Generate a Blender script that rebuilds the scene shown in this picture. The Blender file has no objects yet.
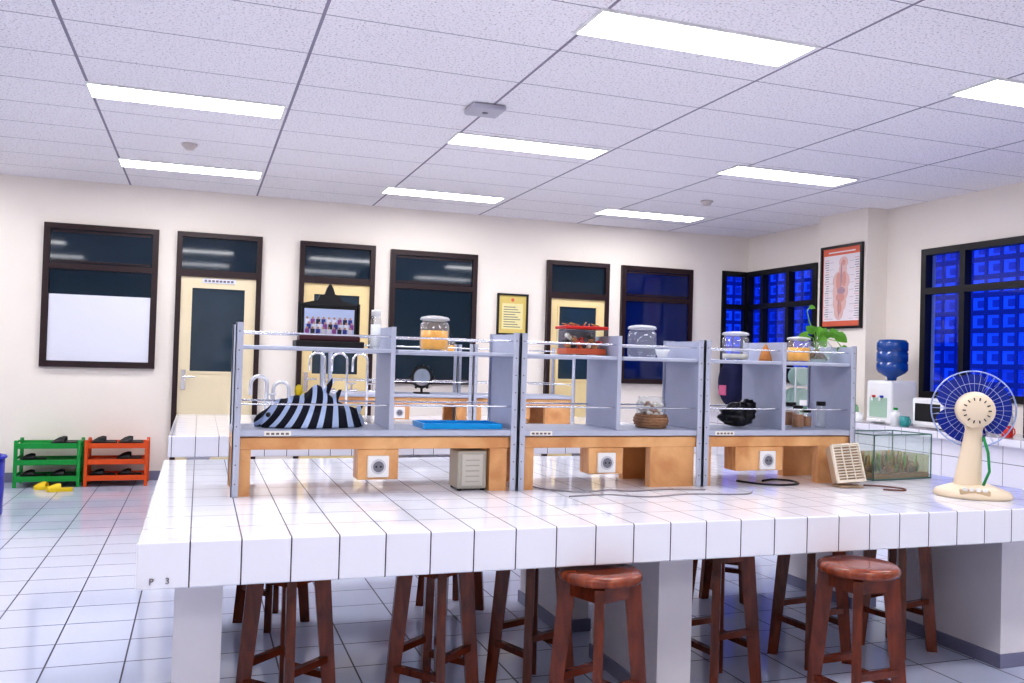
import bpy, math, random, bmesh
from mathutils import Vector, Matrix, Quaternion
random.seed(4)
COL=bpy.context.scene.collection
pi=math.pi
# ---------------------------------------------------------------- colours / materials
def c(r,g,b):
    return tuple(((v/255)/12.92 if v/255<=.04045 else ((v/255+.055)/1.055)**2.4) for v in (r,g,b))+(1,)
MC={}
def mat(name,col,rough=.5,metal=0,spec=.5,noise=0,nscale=8,emis=0,coat=0):
    if name in MC: return MC[name]
    m=bpy.data.materials.new(name); m.use_nodes=True; nt=m.node_tree
    b=nt.nodes['Principled BSDF']; b.inputs['Base Color'].default_value=col
    b.inputs['Roughness'].default_value=rough; b.inputs['Metallic'].default_value=metal
    b.inputs['Specular IOR Level'].default_value=spec; b.inputs['Coat Weight'].default_value=coat
    if noise:
        n=nt.nodes.new('ShaderNodeTexNoise'); n.inputs['Scale'].default_value=nscale; n.inputs['Detail'].default_value=4
        tc=nt.nodes.new('ShaderNodeTexCoord'); nt.links.new(tc.outputs['Object'],n.inputs['Vector'])
        mx=nt.nodes.new('ShaderNodeMix'); mx.data_type='RGBA'
        mx.inputs[6].default_value=tuple(v*(1-noise) for v in col[:3])+(1,); mx.inputs[7].default_value=tuple(min(1,v*(1+noise)) for v in col[:3])+(1,)
        nt.links.new(n.outputs['Fac'],mx.inputs[0]); nt.links.new(mx.outputs[2],b.inputs['Base Color'])
        if emis: nt.links.new(mx.outputs[2],b.inputs['Emission Color'])
    if emis:
        b.inputs['Emission Color'].default_value=col; b.inputs['Emission Strength'].default_value=emis
    MC[name]=m; return m
def glass(name,col,refl=.06,rough=.03,edge=.6,milk=0):
    if name in MC: return MC[name]
    m=bpy.data.materials.new(name); m.use_nodes=True; nt=m.node_tree; nt.nodes.clear()
    o=nt.nodes.new('ShaderNodeOutputMaterial'); t=nt.nodes.new('ShaderNodeBsdfTransparent'); t.inputs[0].default_value=col
    src=t.outputs[0]
    if milk:
        df=nt.nodes.new('ShaderNodeBsdfDiffuse'); df.inputs[0].default_value=(.9,.9,.93,1); mm=nt.nodes.new('ShaderNodeMixShader'); mm.inputs[0].default_value=milk
        nt.links.new(t.outputs[0],mm.inputs[1]); nt.links.new(df.outputs[0],mm.inputs[2]); src=mm.outputs[0]
    g=nt.nodes.new('ShaderNodeBsdfGlossy'); g.inputs['Roughness'].default_value=rough
    lw=nt.nodes.new('ShaderNodeLayerWeight'); lw.inputs[0].default_value=.5
    pw=nt.nodes.new('ShaderNodeMath'); pw.operation='POWER'; pw.inputs[1].default_value=3; nt.links.new(lw.outputs['Facing'],pw.inputs[0])
    ma=nt.nodes.new('ShaderNodeMath'); ma.operation='MULTIPLY_ADD'; ma.inputs[1].default_value=edge; ma.inputs[2].default_value=refl; ma.use_clamp=True
    nt.links.new(pw.outputs[0],ma.inputs[0])
    mx=nt.nodes.new('ShaderNodeMixShader'); nt.links.new(ma.outputs[0],mx.inputs[0]); nt.links.new(src,mx.inputs[1]); nt.links.new(g.outputs[0],mx.inputs[2])
    nt.links.new(mx.outputs[0],o.inputs[0]); MC[name]=m; return m
def N(nt,t,**k):
    n=nt.nodes.new(t)
    for a,v in k.items(): setattr(n,a,v)
    return n
def mth(nt,op,a,b=None,cl=False):
    n=nt.nodes.new('ShaderNodeMath'); n.operation=op; n.use_clamp=cl
    for i,v in enumerate((a,b)):
        if v is None: continue
        if isinstance(v,(int,float)): n.inputs[i].default_value=v
        else: nt.links.new(v,n.inputs[i])
    return n.outputs[0]
def linefac(nt,coord,pitch,off,w):
    a=mth(nt,'SUBTRACT',coord,off-w/2)
    a=mth(nt,'DIVIDE',a,pitch); a=mth(nt,'FRACT',a)
    return mth(nt,'LESS_THAN',a,w/pitch)
def tiles(name,col,grout,px,py,pz,w,rough=.12,var=.05,speck=0,wx=None,bump=0):
    m=bpy.data.materials.new(name); m.use_nodes=True; nt=m.node_tree; b=nt.nodes['Principled BSDF']
    g=N(nt,'ShaderNodeNewGeometry'); s=N(nt,'ShaderNodeSeparateXYZ'); nt.links.new(g.outputs['Position'],s.inputs[0])
    n=N(nt,'ShaderNodeSeparateXYZ'); nt.links.new(g.outputs['Normal'],n.inputs[0])
    tot=None
    for i,p in enumerate((px,py,pz)):
        if not p: continue
        ww=wx if (wx and i==0) else w
        l=linefac(nt,s.outputs[i],p[0],p[1],ww)
        k=mth(nt,'LESS_THAN',mth(nt,'ABSOLUTE',n.outputs[i]),.5)
        l=mth(nt,'MULTIPLY',l,k)
        tot=l if tot is None else mth(nt,'MAXIMUM',tot,l)
    ns=N(nt,'ShaderNodeTexNoise'); ns.inputs['Scale'].default_value=1.3; ns.inputs['Detail'].default_value=3; nt.links.new(g.outputs['Position'],ns.inputs['Vector'])
    mx=N(nt,'ShaderNodeMix',data_type='RGBA'); mx.inputs[6].default_value=tuple(v*(1-var) for v in col[:3])+(1,); mx.inputs[7].default_value=tuple(min(1,v*(1+var)) for v in col[:3])+(1,)
    nt.links.new(ns.outputs['Fac'],mx.inputs[0]); base=mx.outputs[2]
    if speck:
        n2=N(nt,'ShaderNodeTexNoise'); n2.inputs['Scale'].default_value=75; n2.inputs['Detail'].default_value=4; n2.inputs['Roughness'].default_value=.7; nt.links.new(g.outputs['Position'],n2.inputs['Vector'])
        rp=N(nt,'ShaderNodeValToRGB'); rp.color_ramp.elements[0].position=.36; rp.color_ramp.elements[0].color=(1-speck,)*3+(1,); rp.color_ramp.elements[1].position=.46; rp.color_ramp.elements[1].color=(1,1,1,1)
        nt.links.new(n2.outputs['Fac'],rp.inputs[0])
        m2=N(nt,'ShaderNodeMix',data_type='RGBA',blend_type='MULTIPLY'); m2.inputs[0].default_value=1; nt.links.new(base,m2.inputs[6]); nt.links.new(rp.outputs[0],m2.inputs[7]); base=m2.outputs[2]
    m3=N(nt,'ShaderNodeMix',data_type='RGBA'); nt.links.new(tot,m3.inputs[0]); nt.links.new(base,m3.inputs[6]); m3.inputs[7].default_value=grout
    nt.links.new(m3.outputs[2],b.inputs['Base Color'])
    r=mth(nt,'MULTIPLY_ADD',tot,.5); r.node.inputs[2].default_value=rough; nt.links.new(r,b.inputs['Roughness'])
    if bump:   # slightly uneven glazed tiles
        n3=N(nt,'ShaderNodeTexNoise'); n3.inputs['Scale'].default_value=7; nt.links.new(g.outputs['Position'],n3.inputs['Vector'])
        bp=N(nt,'ShaderNodeBump'); bp.inputs['Strength'].default_value=bump; bp.inputs['Distance'].default_value=.01; nt.links.new(n3.outputs['Fac'],bp.inputs['Height']); nt.links.new(bp.outputs[0],b.inputs['Normal'])
    return m
def stripes(name,c1,c2,scale,axis='X',dist=1.5):
    m=bpy.data.materials.new(name); m.use_nodes=True; nt=m.node_tree; b=nt.nodes['Principled BSDF']; b.inputs['Roughness'].default_value=.8
    tc=N(nt,'ShaderNodeTexCoord'); w=N(nt,'ShaderNodeTexWave',bands_direction=axis); w.inputs['Scale'].default_value=scale; w.inputs['Distortion'].default_value=dist; w.inputs['Detail'].default_value=1; w.inputs['Detail Scale'].default_value=.6
    # fan the stripes out and slant them
    s=N(nt,'ShaderNodeSeparateXYZ'); nt.links.new(tc.outputs['Object'],s.inputs[0])
    k=mth(nt,'MULTIPLY_ADD',s.outputs[2],3.0); k.node.inputs[2].default_value=.8
    xx=mth(nt,'MULTIPLY',s.outputs[0],k); xx=mth(nt,'SUBTRACT',xx,mth(nt,'MULTIPLY',s.outputs[2],.25)); cb=N(nt,'ShaderNodeCombineXYZ'); nt.links.new(xx,cb.inputs[0]); nt.links.new(s.outputs[1],cb.inputs[1]); nt.links.new(s.outputs[2],cb.inputs[2])
    nt.links.new(cb.outputs[0],w.inputs['Vector'])
    r=N(nt,'ShaderNodeValToRGB'); r.color_ramp.interpolation='CONSTANT'; r.color_ramp.elements[0].color=c1; r.color_ramp.elements[1].position=.64; r.color_ramp.elements[1].color=c2
    nt.links.new(w.outputs['Fac'],r.inputs[0]); nt.links.new(r.outputs[0],b.inputs['Base Color']); return m
def woodmat(name,c1,c2,scale=6,rough=.35,coat=0):
    m=bpy.data.materials.new(name); m.use_nodes=True; nt=m.node_tree; b=nt.nodes['Principled BSDF']; b.inputs['Roughness'].default_value=rough; b.inputs['Coat Weight'].default_value=coat; b.inputs['Coat Roughness'].default_value=.1
    tc=N(nt,'ShaderNodeTexCoord'); mp=N(nt,'ShaderNodeMapping'); mp.inputs['Scale'].default_value=(1.2,6,1.2); nt.links.new(tc.outputs['Object'],mp.inputs[0])
    n=N(nt,'ShaderNodeTexNoise'); n.inputs['Scale'].default_value=scale; n.inputs['Detail'].default_value=5; n.inputs['Distortion'].default_value=.6; nt.links.new(mp.outputs[0],n.inputs['Vector'])
    r=N(nt,'ShaderNodeValToRGB'); r.color_ramp.elements[0].position=.35; r.color_ramp.elements[0].color=c1; r.color_ramp.elements[1].position=.65; r.color_ramp.elements[1].color=c2
    nt.links.new(n.outputs['Fac'],r.inputs[0]); nt.links.new(r.outputs[0],b.inputs['Base Color']); return m
# ---------------------------------------------------------------- mesh builder
class B:
    def __init__(s,off=(0,0,0)): s.v=[];s.f=[];s.mi=[];s.sm=[];s.mats=[];s.off=Vector(off)
    def add(s,vs,fs,m,smooth=False,M=None):
        if m not in s.mats: s.mats.append(m)
        k=s.mats.index(m); n=len(s.v)
        for p in vs:
            p=Vector(p)
            if M is not None: p=M@p
            s.v.append(p-s.off)
        for q in fs: s.f.append([i+n for i in q]); s.mi.append(k); s.sm.append(smooth)
        return s
    def box(s,x0,x1,y0,y1,z0,z1,m,bev=0,M=None,seg=2):
        if bev:
            bm=bmesh.new(); bmesh.ops.create_cube(bm,size=1,matrix=Matrix.Translation(((x0+x1)/2,(y0+y1)/2,(z0+z1)/2))@Matrix.Diagonal((x1-x0,y1-y0,z1-z0,1)))
            bmesh.ops.bevel(bm,geom=bm.edges[:],offset=bev,segments=seg,affect='EDGES',profile=.5)
            bm.verts.index_update(); vs=[v.co.copy() for v in bm.verts]; fs=[[v.index for v in f.verts] for f in bm.faces]; bm.free()
            return s.add(vs,fs,m,False,M)
        vs=[(x,y,z) for z in (z0,z1) for y in (y0,y1) for x in (x0,x1)]
        fs=[(0,2,3,1),(4,5,7,6),(0,1,5,4),(2,6,7,3),(0,4,6,2),(1,3,7,5)]
        return s.add(vs,fs,m,False,M)
    def cyl(s,p0,p1,r0,m,r1=None,seg=16,cap=True,smooth=True,M=None):
        p0=Vector(p0);p1=Vector(p1); r1=r0 if r1 is None else r1
        d=(p1-p0).normalized(); a=Vector((0,0,1)) if abs(d.z)<.9 else Vector((1,0,0))
        u=d.cross(a).normalized(); w=d.cross(u)
        o=pi/4 if seg==4 else 0
        vs=[p+ (u*math.cos(t+o)+w*math.sin(t+o))*r for p,r in((p0,r0),(p1,r1)) for t in [2*pi*i/seg for i in range(seg)]]
        s.add(vs,[(i,(i+1)%seg,seg+(i+1)%seg,seg+i) for i in range(seg)],m,smooth and seg>4,M)
        if cap: s.add(vs,[list(range(seg))[::-1],list(range(seg,2*seg))],m,False,M)
        return s
    def lathe(s,prof,cen,m,seg=24,M=None,smooth=True):
        cen=Vector(cen); vs=[cen+Vector((r*math.cos(2*pi*i/seg),r*math.sin(2*pi*i/seg),z)) for r,z in prof for i in range(seg)]
        fs=[(j*seg+i,j*seg+(i+1)%seg,(j+1)*seg+(i+1)%seg,(j+1)*seg+i) for j in range(len(prof)-1) for i in range(seg)]
        return s.add(vs,fs,m,smooth,M)
    def tube(s,pts,r,m,seg=8,closed=False,M=None):
        pts=[Vector(p) for p in pts]; n=len(pts); vs=[]; u=None
        for i,p in enumerate(pts):
            a=pts[(i-1)%n] if (closed or i>0) else p; b=pts[(i+1)%n] if (closed or i<n-1) else p
            d=(b-a).normalized()
            if u is None:
                t=Vector((0,0,1)) if abs(d.z)<.9 else Vector((1,0,0)); u=d.cross(t).normalized()
            else: u=(u-d*u.dot(d)).normalized()
            w=d.cross(u)
            vs+= [p+(u*math.cos(2*pi*k/seg)+w*math.sin(2*pi*k/seg))*r for k in range(seg)]
        R=n if closed else n-1
        fs=[(i*seg+k,i*seg+(k+1)%seg,((i+1)%n)*seg+(k+1)%seg,((i+1)%n)*seg+k) for i in range(R) for k in range(seg)]
        if not closed: fs+=[list(range(seg))[::-1],list(range((n-1)*seg,n*seg))]
        return s.add(vs,fs,m,True,M)
    def ell(s,cen,r,m,seg=16,rings=10,M=None,fn=None):
        vs=[];cen=Vector(cen)
        for j in range(rings+1):
            t=pi*j/rings
            for i in range(seg):
                a=2*pi*i/seg; p=Vector((math.sin(t)*math.cos(a),math.sin(t)*math.sin(a),math.cos(t)))
                if fn: p=fn(p)
                vs.append(cen+Vector((p.x*r[0],p.y*r[1],p.z*r[2])))
        fs=[(j*seg+i,(j+1)*seg+i,(j+1)*seg+(i+1)%seg,j*seg+(i+1)%seg) for j in range(rings) for i in range(seg)]
        return s.add(vs,fs,m,True,M)
    def prism(s,pts,h,m,M=None):   # polygon in xy extruded 0..h in z
        n=len(pts); vs=[(x,y,0) for x,y in pts]+[(x,y,h) for x,y in pts]
        return s.add(vs,[list(range(n))[::-1],list(range(n,2*n))]+[(i,(i+1)%n,n+(i+1)%n,n+i) for i in range(n)],m,False,M)
    def obj(s,name,parent=None,label=None,cat=None,kind=None,group=None,loc=None,rz=0):
        me=bpy.data.meshes.new(name); me.from_pydata([tuple(p) for p in s.v],[],s.f)
        for m in s.mats: me.materials.append(m)
        for p,k,sm in zip(me.polygons,s.mi,s.sm): p.material_index=k; p.use_smooth=sm
        me.validate(); me.update()
        o=bpy.data.objects.new(name,me); COL.objects.link(o)
        if parent: o.parent=parent
        else: o.location=loc if loc is not None else s.off; o.rotation_euler=(0,0,rz)
        if label:o['label']=label
        if cat:o['category']=cat
        if kind:o['kind']=kind
        if group:o['group']=group
        return o
def T(name,label,cat,loc,rz=0,group=None):
    o=bpy.data.objects.new(name,None); COL.objects.link(o); o.location=loc; o.rotation_euler=(0,0,rz); o.empty_display_size=.05
    o['label']=label; o['category']=cat
    if group:o['group']=group
    return o
def dup(o,loc=None,rz=None,parent=None,label=None):
    n=o.copy(); COL.objects.link(n)
    if parent is not None: n.parent=parent
    if loc is not None: n.location=loc
    if rz is not None: n.rotation_euler=(0,0,rz)
    if label: n['label']=label
    for ch in list(o.children): dup(ch,parent=n)
    return n
# ---------------------------------------------------------------- material set
M_wall=mat('wall_paint',c(246,238,228),.75,noise=.03,nscale=2)
M_floor=tiles('floor_tile',c(198,204,224),c(52,50,70),(.3,.05),(.3,.1),None,.007,.09,.05,bump=.05)
M_ceil=tiles('ceiling_tile',c(251,247,250),c(150,144,158),(1.2,-.70),(.585,.13),None,.008,.85,.02,speck=.45,wx=.017)
M_top=tiles('bench_tile',c(242,242,250),c(62,58,70),(.1425,-.15),(.2,2.71),None,.0042,.03,.02,bump=.10)
M_cnt=tiles('counter_tile',c(238,236,246),c(110,108,116),(.2,.0),(.2,.0),(.2,.2),.005,.1,.02)
M_ped=mat('pedestal_paint',c(232,228,232),.6,noise=.06,nscale=5)
M_dark=mat('dark_frame',c(42,22,24),.35,noise=.2,nscale=12)
M_bglass=mat('dark_pane',c(14,38,54),.05,spec=.6)
M_bglass2=mat('dark_blue_pane',c(8,28,86),.05,spec=.5)
M_dglass=mat('door_pane',c(44,62,76),.06,spec=.6,noise=.35,nscale=3)
M_white=mat('white_plastic',c(240,240,240),.35)
M_board=mat('white_board',c(228,230,242),.3)
M_cream=mat('cream_door',c(236,222,188),.4,noise=.04)
M_och=mat('ochre_door',c(236,214,160),.4,noise=.04)
M_chr=mat('chrome',c(220,222,228),.15,1)
M_gry=mat('grey_metal',c(186,191,208),.42,.05,noise=.05,nscale=20)
M_gryd=mat('grey_metal_panel',c(178,184,206),.45,.05,noise=.06,nscale=14)
M_pine=woodmat('light_wood',c(206,148,96),c(232,182,128),5)
M_stool=woodmat('stool_wood',c(82,30,12),c(128,54,24),5,.25,.15)
M_seat=woodmat('seat_wood',c(108,42,17),c(156,74,36),7,.2,.25)
M_black=mat('black_plastic',c(18,18,22),.4)
M_blk2=mat('black_bag',c(14,14,18),.3)
M_glass=glass('clear_glass',(.97,.99,1,1),.06,edge=.45,milk=.10)
M_lid=glass('lid_glass',(.9,.93,.95,1),.1,edge=.4,milk=.4)
M_aglass=glass('tank_glass',(.96,.99,.98,1),.04,edge=.2,milk=.03)
M_wglass=glass('window_glass',(.85,.92,1,1),.03,edge=.3)
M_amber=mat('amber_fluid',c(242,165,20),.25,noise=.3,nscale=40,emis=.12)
M_amb2=mat('specimen_brown',c(170,110,50),.5,noise=.4,nscale=60)
M_water=glass('murky_water',(.74,.74,.56,1),.02,edge=.1,milk=.06)
M_grnrack=mat('green_plastic',c(20,150,64),.4)
M_orgrack=mat('orange_plastic',c(215,85,25),.4)
M_blue=mat('blue_plastic',c(16,40,170),.35)
M_sky=mat('cyan_plastic',c(0,165,235),.35)
M_yel=mat('yellow_rubber',c(235,205,40),.5)
M_red=mat('red_plastic',c(200,40,30),.4)
M_grn=mat('leaf_green',c(110,175,60),.45,noise=.3,nscale=30)
M_soil=mat('roots_soil',c(150,115,75),.8,noise=.4,nscale=50)
M_paper=mat('paper',c(240,236,225),.6)
M_ink=mat('print_grey',c(120,110,115),.7)
# ---------------------------------------------------------------- room shell
H=2.906; XR=6.45; YB=9.45; XL=-5.0; YF=-2.5
def S(b,name,**k):
    o=b.obj(name,kind='structure',**k); return o
b=B(); b.box(XL-.15,XR+.15,YF-.15,YB+.15,-.15,0,M_floor); S(b,'floor')
b=B(); b.box(XL-.15,XR+.15,YF-.15,YB+.15,H,H+.15,M_ceil); S(b,'ceiling')
b=B(); b.box(XL-.15,6.07,YB,YB+.15,0,H,M_wall); b.box(6.07,XR+.15,YB,YB+.15,0,1.12,M_wall); b.box(6.07,XR+.15,YB,YB+.15,2.47,H,M_wall); S(b,'wall_back')
b=B(); x0,x1=XR,XR+.15
for y0,y1,z0,z1 in [(YF,3.4,0,H),(3.4,6.6,0,1.05),(3.4,6.6,2.45,H),(6.6,8.12,0,H),(8.12,YB,0,1.12),(8.12,YB,2.47,H)]: b.box(x0,x1,y0,y1,z0,z1,M_wall)
b.box(6.2,XR,7.07,7.79,0,H,M_wall); S(b,'wall_right')
b=B(); b.box(XL-.15,XL,YF,YB,0,H,M_wall); S(b,'wall_left')
b=B(); b.box(XL-.15,XR+.15,YF-.15,YF,0,H,M_wall); S(b,'wall_front')
M_base=mat('skirting',c(130,130,156),.2)
b=B(); b.box(XL,-.27,YB-.012,YB,0,.09,M_base); S(b,'baseboard_back')
# windows on the back wall
def bwin(n,x0,x1,z0,z1,zt,gm,board=False,mull=()):
    b=B((x0,YB,z0)); y0,y1=YB-.045,YB-.001; w=.055
    for X0,X1,Z0,Z1 in [(x0,x0+w,z0,z1),(x1-w,x1,z0,z1),(x0+w,x1-w,z1-w,z1),(x0+w,x1-w,z0,z0+w),(x0+w,x1-w,zt-w/2,zt+w/2)]: b.box(X0,X1,y0,y1,Z0,Z1,M_dark)
    for X in mull: b.box(X-.02,X+.02,y0,y1,z0+w,zt-w/2,M_dark)
    r=S(b,'window_%d'%n)
    g=B((x0,YB,z0)); g.box(x0+w,x1-w,YB-.02,YB-.004,zt+w/2,z1-w,gm); g.obj('transom_pane',r)
    g=B((x0,YB,z0)); g.box(x0+w,x1-w,YB-.02,YB-.004,z0+w,zt-w/2,gm); g.obj('glass_pane',r)
    # thin opening sash of the transom
    g=B((x0,YB,z0)); a=x0+w+.02; d=x1-w-.02
    for q in [(a,d,zt+w/2+.012,zt+w/2+.03),(a,d,z1-w-.03,z1-w-.012)]: g.box(q[0],q[1],YB-.03,YB-.02,q[2],q[3],M_dark)
    g.obj('transom_sash',r)
    if board:
        g=B((x0,YB,z0)); g.box(x0+w+.005,x1-w-.005,YB-.026,YB-.021,z0+w+.005,1.80,M_board); g.obj('white_panel',r)
    return r
bwin(1,-1.44,-.42,1.10,2.48,2.07,M_bglass,True)
bwin(2,1.91,2.89,1.0,2.45,2.06,M_bglass)
bwin(3,4.68,5.64,1.05,2.45,2.06,M_bglass2)
def bdoor(n,x0,x1,z1,zt,mleaf,half=True):
    b=B((x0,YB,0)); y0,y1=YB-.06,YB-.001; w=.05
    for X0,X1,Z0,Z1 in [(x0,x0+w,0,z1),(x1-w,x1,0,z1),(x0+w,x1-w,z1-w,z1),(x0+w,x1-w,zt-.035,zt+.035)]: b.box(X0,X1,y0,y1,Z0,Z1,M_dark)
    r=S(b,'door_%d'%n)
    g=B((x0,YB,0)); g.box(x0+w,x1-w,YB-.02,YB-.004,zt+.035,z1-w,M_bglass); g.obj('transom_pane',r)
    a,d=x0+w,x1-w; gx0,gx1=a+.10,d-.10; gz0,gz1=1.08,1.93
    g=B((x0,YB,0))
    for q in [(a,gx0,.01,zt-.035),(gx1,d,.01,zt-.035),(gx0,gx1,.01,gz0),(gx0,gx1,gz1,zt-.035)]: g.box(q[0],q[1],YB-.04,YB-.006,q[2],q[3],mleaf)
    lf=g.obj('door_leaf',r)
    g=B((x0,YB,0))
    g.box(gx0,gx1,YB-.028,YB-.012,gz0,gz1,M_dglass)
    g.obj('glass_pane',lf)
    g=B((x0,YB,0))
    for q in [(gx0-.015,gx0+.008,gz0,gz1),(gx1-.008,gx1+.015,gz0,gz1),(gx0,gx1,gz0-.015,gz0+.008),(gx0,gx1,gz1-.008,gz1+.015)]: g.box(q[0],q[1],YB-.048,YB-.03,q[2],q[3],mleaf)
    g.obj('glazing_bead',lf)
    g=B((x0,YB,0)); hx=a+.05
    g.box(hx-.02,hx+.02,YB-.05,YB-.041,.90,1.10,M_chr); g.cyl((hx,YB-.05,1.03),(hx,YB-.09,1.03),.01,M_chr); g.cyl((hx-.005,YB-.085,1.03),(hx+.11,YB-.085,1.03),.009,M_chr)
    g.obj('door_handle',lf,label='chrome lever handle')
    return r
bdoor(1,-.25,.57,2.48,2.07,M_cream); bdoor(2,.95,1.74,2.47,2.07,M_och); bdoor(3,3.73,4.51,2.45,2.05,M_och)
b=B((.02,YB-.05,1.99)); b.box(.0,.32,YB-.052,YB-.042,1.975,2.02,M_board,.004); 
for i in range(8): b.box(.02+i*.036,.046+i*.036,YB-.0535,YB-.0525,1.987,2.008,M_ink)
b.obj('door_sign',label='small white name plate at the top of the cream door',cat='sign')
# right-wall windows
def rwin(n,y0,y1,z0,z1,zt,mull,extra=None):
    b=B((XR,y0,z0)); X0,X1=XR-.03,XR+.05; w=.06
    for Y0,Y1,Z0,Z1 in [(y0,y0+w,z0,z1),(y1-w,y1,z0,z1),(y0+w,y1-w,z1-w,z1),(y0+w,y1-w,z0,z0+w),(y0+w,y1-w,zt-w/2,zt+w/2)]: b.box(X0,X1,Y0,Y1,Z0,Z1,M_black)
    for Y in mull:
        b.box(X0,X1,Y-.03,Y+.03,z0+w,zt-w/2,M_black); b.box(X0,X1,Y-.03,Y+.03,zt+w/2,z1-w,M_black)
    r=S(b,'window_%d'%n)
    g=B((XR,y0,z0)); g.box(XR+.02,XR+.026,y0+w,y1-w,z0+w,z1-w,M_wglass); g.obj('glass_pane',r)
    return r
rwin(4,8.12,YB,1.12,2.47,2.03,[8.62,9.12]); rwin(5,3.4,6.6,1.05,2.45,2.05,[6.12,5.3,4.4])
b=B((6.07,YB,1.12)); 
for q in [(6.07,6.13,1.12,2.47),(6.39,6.45,1.12,2.47),(6.13,6.39,2.41,2.47),(6.13,6.39,1.12,1.18),(6.13,6.39,2.0,2.06)]: b.box(q[0],q[1],YB-.02,YB+.05,q[2],q[3],M_black)
r=S(b,'window_6'); g=B((6.07,YB,1.12)); g.box(6.13,6.39,YB+.02,YB+.026,1.18,2.41,M_wglass); g.obj('glass_pane',r)
# breeze block screens outside
M_blk=mat('blue_glow_block',c(12,44,160),.7,noise=.3,nscale=1.6,emis=.42)  # emission paints the blue sky light into the blocks
BLU=[mat('blue_glow_%s'%n_,cc,.6,emis=e_) for n_,cc,e_ in (('deep',c(14,52,185),.6),('mid',c(18,66,205),.7),('bright',c(26,84,228),.8))]  # self-glowing blues standing in for sky light through the openings
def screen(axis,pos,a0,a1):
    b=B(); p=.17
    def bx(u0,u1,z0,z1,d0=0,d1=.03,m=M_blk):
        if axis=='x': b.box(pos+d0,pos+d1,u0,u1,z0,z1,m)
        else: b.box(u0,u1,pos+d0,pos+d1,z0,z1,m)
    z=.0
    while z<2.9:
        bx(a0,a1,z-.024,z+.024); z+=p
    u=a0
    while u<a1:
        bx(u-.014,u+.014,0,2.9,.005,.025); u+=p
    z=.68; rr=random.Random(7)      # added glowing panels behind the openings, sky light painted in soft patches
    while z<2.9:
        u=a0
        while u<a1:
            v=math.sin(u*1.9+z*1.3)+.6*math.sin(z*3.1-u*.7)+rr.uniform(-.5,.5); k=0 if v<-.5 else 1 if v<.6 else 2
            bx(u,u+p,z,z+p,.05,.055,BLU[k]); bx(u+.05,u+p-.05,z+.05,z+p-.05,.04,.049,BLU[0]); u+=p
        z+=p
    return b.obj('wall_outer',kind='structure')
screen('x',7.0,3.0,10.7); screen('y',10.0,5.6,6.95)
# ---------------------------------------------------------------- ceiling lamps
M_em=bpy.data.materials.new('lamp_diffuser'); M_em.use_nodes=True; nt=M_em.node_tree; nt.nodes.clear()
e=nt.nodes.new('ShaderNodeEmission'); e.inputs[0].default_value=(.985,.975,1,1); e.inputs[1].default_value=18.4; o_=nt.nodes.new('ShaderNodeOutputMaterial'); nt.links.new(e.outputs[0],o_.inputs[0])
L=T('ceiling_lamp','recessed rectangular fluorescent ceiling lamp, glowing white','lamp',(-.12,6.045,H),group='recessed ceiling lamps')
b=B(); 
for q in [(-.595,.595,-.165,-.15),(-.595,.595,.15,.165),(-.595,-.58,-.15,.15),(.58,.595,-.15,.15)]: b.box(q[0],q[1],q[2],q[3],-.012,-.001,M_white)
b.obj('lamp_frame',L)
b=B(); b.box(-.58,.58,-.15,.15,-.011,-.002,M_em); b.obj('diffuser',L)
for x,y in [(-.12,8.3),(2.26,3.79),(2.27,6.2),(2.22,8.45),(4.62,3.79),(4.6,6.2),(4.55,8.52),(-.12,3.7),(-.12,1.4),(2.27,1.4),(4.62,1.4),(-2.6,6.1),(-2.6,3.7),(-2.6,1.4),(-2.6,8.4),(2.27,-1.0),(-.12,-1.0)]: dup(L,loc=(x,y,H))
ap=T('ceiling_wifi_access_point','white square wireless access point on the ceiling','network device',(1.67,5.38,H))
b=B(); b.box(-.11,.11,-.11,.11,-.035,-.001,mat('device_grey',c(190,188,200),.4),.012); b.obj('housing',ap)
b=B(); b.cyl((0,0,-.0345),(0,0,-.038),.02,mat('dim_led',c(90,90,110),.3)); b.obj('status_light',ap)
sd=T('smoke_detector','small round white smoke detector on the ceiling','smoke detector',(-.13,7.33,H),group='ceiling smoke detectors')
b=B(); b.lathe([(0,-.045),(.03,-.045),(.05,-.02),(.06,-.012),(.06,-.001),(0,-.001)],(0,0,0),mat('detector_cream',c(205,195,190),.4)); b.obj('cap',sd)
for p in [(4.64,7.52,H)]: dup(sd,loc=p)
# ---------------------------------------------------------------- islands
def island(name,x0,x1,y0,y1,label,mtop,peds,mark=False):
    t=T(name,label,'lab bench',(x0,y0,0)); off=(x0,y0,0)
    b=B(off); b.box(x0,x1,y0,y1,.615,.75,mtop,.004,seg=1); b.obj('tiled_worktop',t)
    for px in peds:
        for py0,py1 in ((y0+.26,y0+.84),(y0+1.2,y0+1.76)):
            b=B(off); b.box(px,px+.145,py0,py1,0,.615,M_ped); b.obj('pedestal',t)
            b=B(off); b.box(px-.01,px+.155,py0-.01,py1+.01,.001,.06,M_base); b.obj('skirting_tile',t)
    return t
isl=island('lab_bench',-.15,3.72,2.71,4.71,'long white tiled lab island bench with dark grout',M_top,(-.05,1.665,3.375))
isl2=island('lab_bench',-.17,3.72,6.0,8.0,'white tiled lab island bench behind the first one',M_top,(-.06,1.665,3.375))
for ch,xx in (('P',.035),('3',.078)):
    tc=bpy.data.curves.new('mark','FONT'); tc.body=ch; tc.size=.026; tc.extrude=.0005; to=bpy.data.objects.new('tmp',tc); COL.objects.link(to)
    bpy.context.view_layer.update(); me=bpy.data.meshes.new_from_object(to.evaluated_get(bpy.context.evaluated_depsgraph_get())); bpy.data.objects.remove(to)
    mk=bpy.data.objects.new('painted_mark',me); COL.objects.link(mk); mk.parent=isl; mk.location=(xx,-.002,.63); mk.rotation_euler=(pi/2,0,0); me.materials.clear(); me.materials.append(M_ink)
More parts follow.
